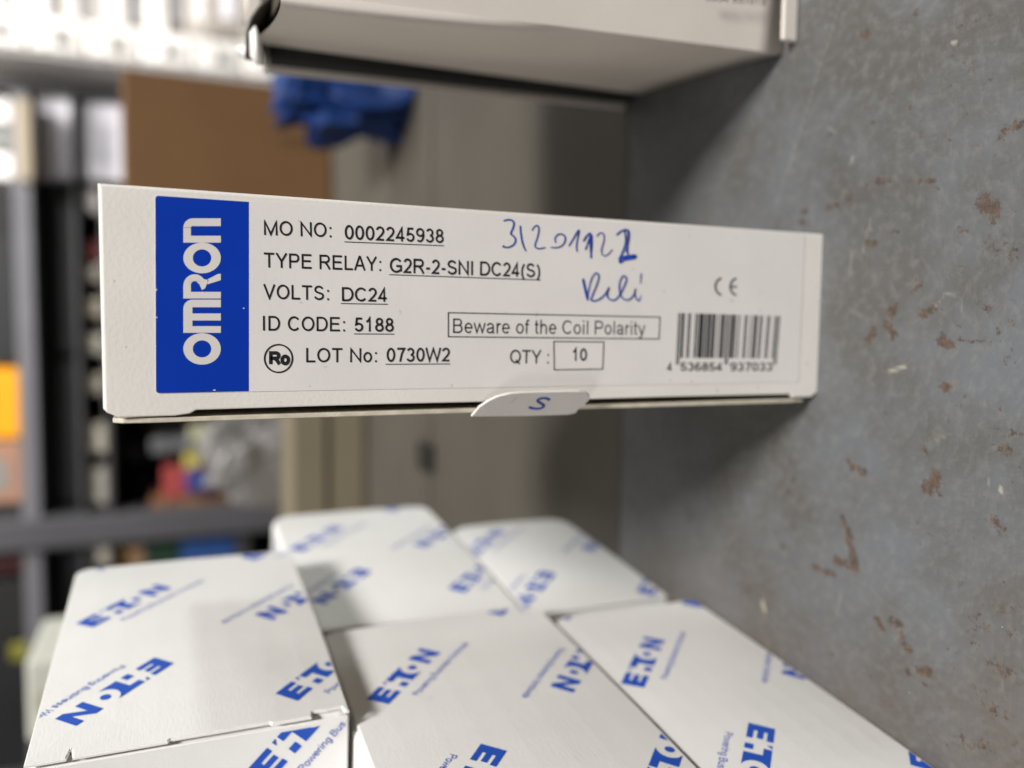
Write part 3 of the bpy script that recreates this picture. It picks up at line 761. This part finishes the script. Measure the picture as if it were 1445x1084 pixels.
# ------------------------------------------------------------------ things farther back
BROWN = mat('brown_corrugated', S((99, 70, 39)), .8, .06, 12, .2, 200)
BROWN2 = mat('brown_tape', S((74, 54, 35)), .6, .05, 12)
def ground_box(name, label, cat, px, Y, depth, m, zb=None, bev=.002, yaw=0.0, group=None, parts=None):
    """carton-like thing: px = (x_top, y_right, x_bottom, y_left) photo pixels of its front, standing at depth Y"""
    a = at((px[0], (px[1]+px[3])/2), Y); b = at((px[2], (px[1]+px[3])/2), Y)
    r = at(((px[0]+px[2])/2, px[1]), Y); l = at(((px[0]+px[2])/2, px[3]), Y)
    z0 = zb if zb is not None else b[2]; z1 = a[2]; wd = r[0]-l[0]; cx = (r[0]+l[0])/2
    o = empty(name, (cx, Y, z0), yaw); tag(o, label, cat, group)
    h = z1-z0
    box('body', m, o, -wd/2, wd/2, 0, depth, 0, h, min(bev, wd*.2, h*.2), 2)
    if parts:
        for kind, pm in parts:
            if kind == 'lid': box('lid', pm, o, -wd/2-.002, wd/2+.002, -.002, depth+.002, h*.80, h+.0015, min(.002, h*.05), 1)
            elif kind == 'label': box('label', pm, o, -wd*.28, wd*.22, -.0012, -.0002, h*.30, h*.68, 0)
            elif kind == 'lip': box('lip', pm, o, -wd/2-.003, wd/2+.003, -.004, .006, h*.82, h+.002, .001, 1)
            elif kind == 'tape': box('tape', pm, o, -wd*.10, wd*.10, -.0012, -.0002, h*.02, h*.98, 0)
            elif kind == 'flap': box('flap', pm, o, -wd/2+.002, wd/2-.002, -.004, -.0015, h*.55, h*.985, .0008, 1)
            elif kind == 'mark':
                box('printed_corner_mark', pm, o, wd*.12, wd*.40, -.0012, -.0002, h*.10, h*.125, 0)
                box('printed_corner_mark', pm, o, wd*.12, wd*.15, -.0012, -.0002, h*.125, h*.26, 0)
    return o
cb = ground_box('cardboard_box', 'brown cardboard box standing behind the slim labelled carton', 'box', (172, 108, 470, 330), .60, .10, BROWN, 0.0, .003, .10, parts=(('mark', BROWN2),))
# blue folded bag hanging over beside it
BAG = mat('blue_film', S((18, 50, 106)), .55, .18, 20, .6, 40, .3)
def crumple(name, label, cat, px, Y, m, sx=1.0, seedv=1, zb=None, amp=.22, parent=None, dep=.06):
    rnd = random.Random(seedv)
    a = at((px[0], (px[1]+px[3])/2), Y); b = at((px[2], (px[1]+px[3])/2), Y); r = at(((px[0]+px[2])/2, px[1]), Y); l = at(((px[0]+px[2])/2, px[3]), Y)
    c = Vector(((r[0]+l[0])/2, Y+dep/2, (a[2]+b[2])/2)); h = Vector(((r[0]-l[0])/2, dep/2, (a[2]-b[2])/2))
    bm = bmesh.new(); bmesh.ops.create_icosphere(bm, subdivisions=4, radius=1)
    dirs = [Vector((rnd.gauss(0,1), rnd.gauss(0,1), rnd.gauss(0,1))).normalized() for _ in range(16)]
    for v in bm.verts:
        n = v.co.normalized(); k = 1.0
        for i, d in enumerate(dirs): k += amp*(.5 if i > 5 else 1)*(abs(math.sin(n.dot(d)*(3+i*.7)))-.5)*.5
        q = Vector([math.copysign(abs(n[i])**.6, n[i]) for i in range(3)])
        v.co = Vector((q.x*h.x*k, q.y*h.y*k, q.z*h.z*k))+c
    zmin = min(v.co.z for v in bm.verts); f = zb if zb is not None else zmin
    for v in bm.verts: v.co.z = max(v.co.z, f) if zb is not None else v.co.z
    o = link(name, mesh_bm(bm, False), m, parent)
    if label: tag(o, label, cat)
    return o
crumple('plastic_bag', 'crumpled blue plastic bag beside the brown cardboard box', 'bag', (432, 62, 572, 160), .345, BAG, seedv=5, zb=0.0, amp=.42, dep=.05)
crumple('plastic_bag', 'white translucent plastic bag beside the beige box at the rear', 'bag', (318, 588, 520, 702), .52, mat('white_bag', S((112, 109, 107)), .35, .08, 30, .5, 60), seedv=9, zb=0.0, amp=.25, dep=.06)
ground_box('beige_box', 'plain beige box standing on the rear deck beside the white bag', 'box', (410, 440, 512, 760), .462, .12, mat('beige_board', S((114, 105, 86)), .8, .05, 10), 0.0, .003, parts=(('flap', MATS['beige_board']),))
ground_box('steel_stop', 'dark steel stop bar across the seam of the rear deck', 'bar', (600, 628, 618, 668), .290, .018, mat('dark_steel', S((52, 50, 46)), .5, .1, 40, metal=.4), 0.0, .002)
ground_box('pale_box', 'pale grey-green box high behind the top slant-printed carton', 'box', (36, 906, 470, 1016), .42, .08, mat('pale_green_board', S((190, 190, 178)), .7, .04, 20), 0.0, .003, parts=(('tape', mat('pale_tape', S((170,166,150)), .4, .02)),))

# far rack across the aisle
RY = 1.15
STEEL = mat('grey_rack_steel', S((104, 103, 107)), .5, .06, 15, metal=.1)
BLK = mat('black_plastic', (.010, .010, .011), .5, .1, 30)
PALEW = mat('pale_white_card', S((232, 228, 224)), .6, .03, 15)
LILAC = mat('cool_white_paper', S((222, 219, 226)), .6, .03, 15)
rack = empty('steel_rack', (0, RY, -.9)); tag(rack, 'grey steel storage rack standing across the aisle', 'rack')
def rk(name, px0, px1, y0, y1, m=STEEL, zext=None):
    a = at(px0, RY); b = at(px1, RY)
    x0, x1 = sorted((a[0], b[0])); z0, z1 = sorted((a[2], b[2]))
    if zext: z0, z1 = zext
    return box(name, m, rack, x0, x1, y0-RY, y1-RY, z0+.9, z1+.9, .003, 1)
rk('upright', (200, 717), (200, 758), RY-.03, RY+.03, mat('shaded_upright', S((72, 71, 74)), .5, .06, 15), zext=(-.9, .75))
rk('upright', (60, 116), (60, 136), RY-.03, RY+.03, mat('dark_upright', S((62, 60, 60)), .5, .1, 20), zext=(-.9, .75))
zsh = [at((32, 600), RY)[2], at((60, 600), RY)[2]]
def shelf(zt, th=.03, m=STEEL, x0=-.85, x1=.75):
    box('shelf', m, rack, x0, x1, -.02, .42, zt-th+.9, zt+.9, .002, 1)
Z1 = at((31, 600), RY)[2]; Z2 = at((112, 600), RY)[2]; Z3 = at((330, 600), RY)[2]
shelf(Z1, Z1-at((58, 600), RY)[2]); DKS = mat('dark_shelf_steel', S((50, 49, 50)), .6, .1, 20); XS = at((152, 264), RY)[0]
Zm = at((152, 650), RY)[2]; Zd = at((205, 200), RY)[2]
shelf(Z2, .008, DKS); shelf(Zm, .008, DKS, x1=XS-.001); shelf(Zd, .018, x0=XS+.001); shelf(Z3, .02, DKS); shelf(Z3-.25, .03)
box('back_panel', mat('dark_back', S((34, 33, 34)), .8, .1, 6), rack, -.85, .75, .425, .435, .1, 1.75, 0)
rack.location = (0, RY, -.9)
def put(name, label, cat, px, col, group=None, parts=None, dy=0.0, dep=.12, zb=None, m=None, yaw=0.0):
    mm = m or mat('stock_%d_%d_%d' % col, S(col), .55, .06, 25)
    return ground_box(name, label, cat, px, RY+dy, dep, mm, zb, .004, yaw, group, parts)
Y1 = mat('yellow_plastic', S((222, 148, 8)), .4, .03, 20)
put('storage_bin', 'bright yellow storage bin on the upper shelf of the far rack', 'bin', (-40, 520, 31, 620), (0,0,0), m=Y1, parts=(('lip', Y1),), zb=Z1+.0005)
put('small_box', 'peach coloured box next to the yellow storage bin', 'box', (-40, 624, 31, 712), (150, 112, 90), zb=Z1+.0005, parts=(('label', mat('dull_label', S((130,126,120)), .6)),))
put('storage_bin', 'black storage bin on the far rack, on the other side of the yellow bin', 'bin', (-30, 330, 31, 514), (0,0,0), m=BLK, parts=(('lip', BLK),), zb=Z1+.0005)
put('storage_bin', 'black storage bin under the far upper shelf, beside the white paper box', 'bin', (66, 250, 112, 500), (0,0,0), m=BLK, parts=(('lip', BLK),), zb=Z2+.0005, dy=.03)
put('storage_bin', 'black storage bin under the far upper shelf, below the yellow bin', 'bin', (66, 506, 112, 714), (0,0,0), m=BLK, parts=(('lip', BLK),), zb=Z2+.0005, dy=.03)
put('storage_bin', 'black storage bin under the far upper shelf, on the outer side of the grey upright', 'bin', (68, 764, 112, 880), (0,0,0), m=BLK, parts=(('lip', BLK),), zb=Z2+.0005, dy=.03)
put('small_box', 'dark red box on the far upper shelf beyond the upright', 'box', (-10, 770, 31, 810), (70, 28, 28), zb=Z1+.0005)
put('small_box', 'plain dark box at the outer end of the far upper shelf', 'box', (-20, 820, 31, 905), (26, 26, 26), zb=Z1+.0005)
put('small_box', 'yellow-green packet at the outer end of the far upper shelf', 'box', (14, 910, 31, 934), (120, 116, 36), zb=Z1+.0005)
tags_ = [(268, 300, (206,200,196)), (372, 398, (176,168,156)), (420, 448, (190,180,160)), (470, 500, (198,192,176)), (528, 556, (180,172,156)), (598, 640, (208,200,182)), (660, 712, (192,186,174)), (735, 800, (204,198,186))]
for (ya, yb, c), ordn in zip(tags_, ('first', 'second', 'third', 'fourth', 'fifth', 'sixth', 'seventh', 'eighth')):
    put('packet', ordn+' pale packet counted from the cool white paper box on the far rack', 'packet', (118, ya, 152, yb), c, 'pale packets on the far rack', dep=.06, zb=Zm+.0005, dy=.0)
put('jar_box', 'dark red box standing between the pale packets', 'box', (120, 340, 152, 368), (110, 40, 40), zb=Zm+.0005)
stock = [(232, 660, 330, 698, (150, 60, 58), 'red box on the lower far shelf'), (262, 640, 330, 658, (170,160,80), 'mustard box on the lower far shelf'),
         (215, 700, 330, 716, (112, 78, 52), 'brown box by the upright on the lower far shelf'), (268, 604, 330, 636, (150, 148, 120), 'olive box on the lower far shelf'),
         (150+65, 620, 330, 636, (90,90,92), 'thin grey box on the lower far shelf')]
for xa, ya, xb, yb, c, lb in stock:
    put('small_box', lb, 'box', (xa, ya, xb, yb), c, zb=Z3+.0005, dep=.08, parts=(('lid', mat('stock_%d_%d_%d' % c, S(c), .55, .06, 25)),) if xa != 268 else None)
put('small_box', 'dark blue box on the lower far shelf beside the red box', 'box', (262, 664, 330, 694), (24, 48, 110), zb=Z3+.0005, dy=-.018, dep=.017)
zz = Z3+.0005
for xt, ya, yb, c, lb in ((256, 762, 806, (40, 78, 140), 'mid blue box at the foot of the small stack past the far upright'), (206, 764, 806, (26, 56, 40), 'dark green box in the small stack past the far upright'),
                          (180, 768, 800, (150, 118, 88), 'tan box in the small stack past the far upright'), (150, 764, 794, (168, 130, 40), 'golden yellow box on top of the small stack past the far upright')):
    put('small_box', lb, 'box', (xt, ya, 330, yb), c, zb=zz, dep=.08); zz = at((xt, (ya+yb)/2), RY)[2]+.0004
for k, (xt, ya, yb, c, lb) in enumerate(((236, 560, 590, (62, 62, 66), 'slate box at the back of the lower far shelf'), (206, 594, 622, (84, 72, 60), 'dull brown box at the back of the lower far shelf'),
        (176, 626, 650, (74, 76, 82), 'tall blue-grey box at the back of the lower far shelf'), (246, 652, 664, (96, 92, 80), 'narrow khaki box at the back of the lower far shelf'),
        (190, 668, 700, (58, 56, 56), 'charcoal box at the back of the lower far shelf'), (226, 702, 715, (120, 112, 100), 'narrow stone coloured box at the back of the lower far shelf'))):
    put('small_box', lb, 'box', (xt, ya, 330, yb), c, zb=Z3+.0005, dy=.14, dep=.1, parts=(('label', mat('dull_label', S((130,126,120)), .6)),))
# right-hand part of the far rack: pale stock
put('document_box', 'cool white paper box between the black upright and the black bins', 'box', (50, 140, 200, 254), (0,0,0), m=LILAC, parts=(('lid', LILAC), ('label', mat('grey_paper', S((196,194,200)), .6))), zb=Zd+.0005, dep=.2)
put('document_box', 'white box at the top of the far rack beside the black upright', 'box', (-30, 138, 31, 172), (0,0,0), m=PALEW, zb=Z1+.0005)
put('document_box', 'grey box at the top of the far rack between two white ones', 'box', (-30, 176, 31, 212), (120,122,118), zb=Z1+.0005)
put('document_box', 'white box at the top of the far rack beside the black bin', 'box', (-30, 216, 31, 252), (0,0,0), m=PALEW, zb=Z1+.0005)
put('beige_ledge', 'beige wooden batten in front of the white paper box', 'batten', (22, 138, 46, 256), (150, 138, 118), dy=-.06, dep=.035, zb=None)
# tall white cabinet side and the pale stack beyond it
cab = ground_box('white_cabinet', 'tall white cabinet side next to the brown cardboard box', 'cabinet', (-60, 58, 720, 112), RY-.12, .10, PALEW, -.9, .004, parts=(('label', LILAC),))
CH = mat('dark_handle', S((120, 118, 116)), .5, .05, 20)
hz_ = at((-40, 85), RY-.12)[2]+.9; wd_ = at((100, 58), RY-.12)[0]-at((100, 112), RY-.12)[0]
for k in range(9):
    z1_ = hz_-k*.062; 
    d_ = box('drawer_front', mat('drawer_%d' % (k % 3), S(((238,234,230),(224,220,215),(232,226,220))[k % 3]), .5, .03, 20), cab, -wd_/2+.003, wd_/2-.003, -.010, -.0005, z1_-.058, z1_, .002, 1)
    box('handle', CH, d_, -wd_*.22, wd_*.10, -.018, -.0105, z1_-.034, z1_-.026, .001, 1)
RY2 = RY-.10
edges = [342, 300, 262, 240, 206, 182, 158, 142, 112, 104, 72, 58, 22, 8, -30]
cols = [(150,142,134), (168,160,152), (150,140,132), (226,222,214), (170,164,156), (214,210,204), (140,134,128), (222,218,212), (200,196,190), (232,228,222), (214,208,204), (230,228,226), (206,202,200), (236,234,232)]
st_label = {0: 'grey carton at the foot of the pale stack', }
names = ['wide grey', 'taupe grey', 'thin brownish', 'clean white', 'thin stone grey', 'thin off-white', 'thin dark taupe', 'soft white', 'very thin pale', 'bright white', 'thin warm white', 'wide bright white', 'thin pale grey', 'topmost white']
z = at((342, 30), RY2)[2]
for k, c in enumerate(cols):
    z1 = at((edges[k+1], 30), RY2)[2]; xr = at((edges[k], -30), RY2)[0]+.03; xl = at((edges[k], 52), RY2)[0]
    zb = z+.0006
    o = empty('flat_carton', ((xr+xl)/2, RY2+.004*((k*7) % 5), zb), .02*(((k*5) % 7)-3)/3); hh = z1-zb
    tag(o, names[k]+' flat carton in the stack beside the white cabinet', 'carton', 'flat cartons stacked on the far rack')
    mm = mat('stock_%d_%d_%d' % c, S(c), .6, .05, 25); wd = xr-xl
    box('body', mm, o, -wd/2, wd/2, 0, .14, 0, hh, min(.003, hh*.2), 1)
    box('label', PALEW if k % 2 else LILAC, o, -wd*.3, wd*.1, -.001, -.0002, hh*.25, hh*.75, 0)
    z = z1
zt0 = at((342, 30), RY2)[2]
ped = empty('cabinet', (at((342, 10), RY2)[0]+.05, RY2, -.9)); tag(ped, 'low grey cabinet carrying the stack of flat cartons', 'cabinet')
box('body', mat('cabinet_grey', S((150,146,140)), .6, .05, 10), ped, -.12, .12, -.01, .2, 0, zt0+.9-.0002, .003, 1)
box('door', mat('cabinet_door', S((160,156,150)), .6, .05, 10), ped, -.11, .11, -.025, -.011, .05, zt0+.88, .003, 1)

fl = box('floor', mat('concrete_floor', S((110, 106, 100)), .7, .1, 3), None, -6, 6, -4, 6, -.95, -.9002, 0); tag(fl, 'grey concrete warehouse floor', kind='structure')
wl = box('back_wall', mat('wall_paint', S((150, 146, 140)), .8, .05, 2), None, -6, 6, 2.6, 2.7, -.9, 3.0, 0); tag(wl, 'pale wall at the end of the room', kind='structure')
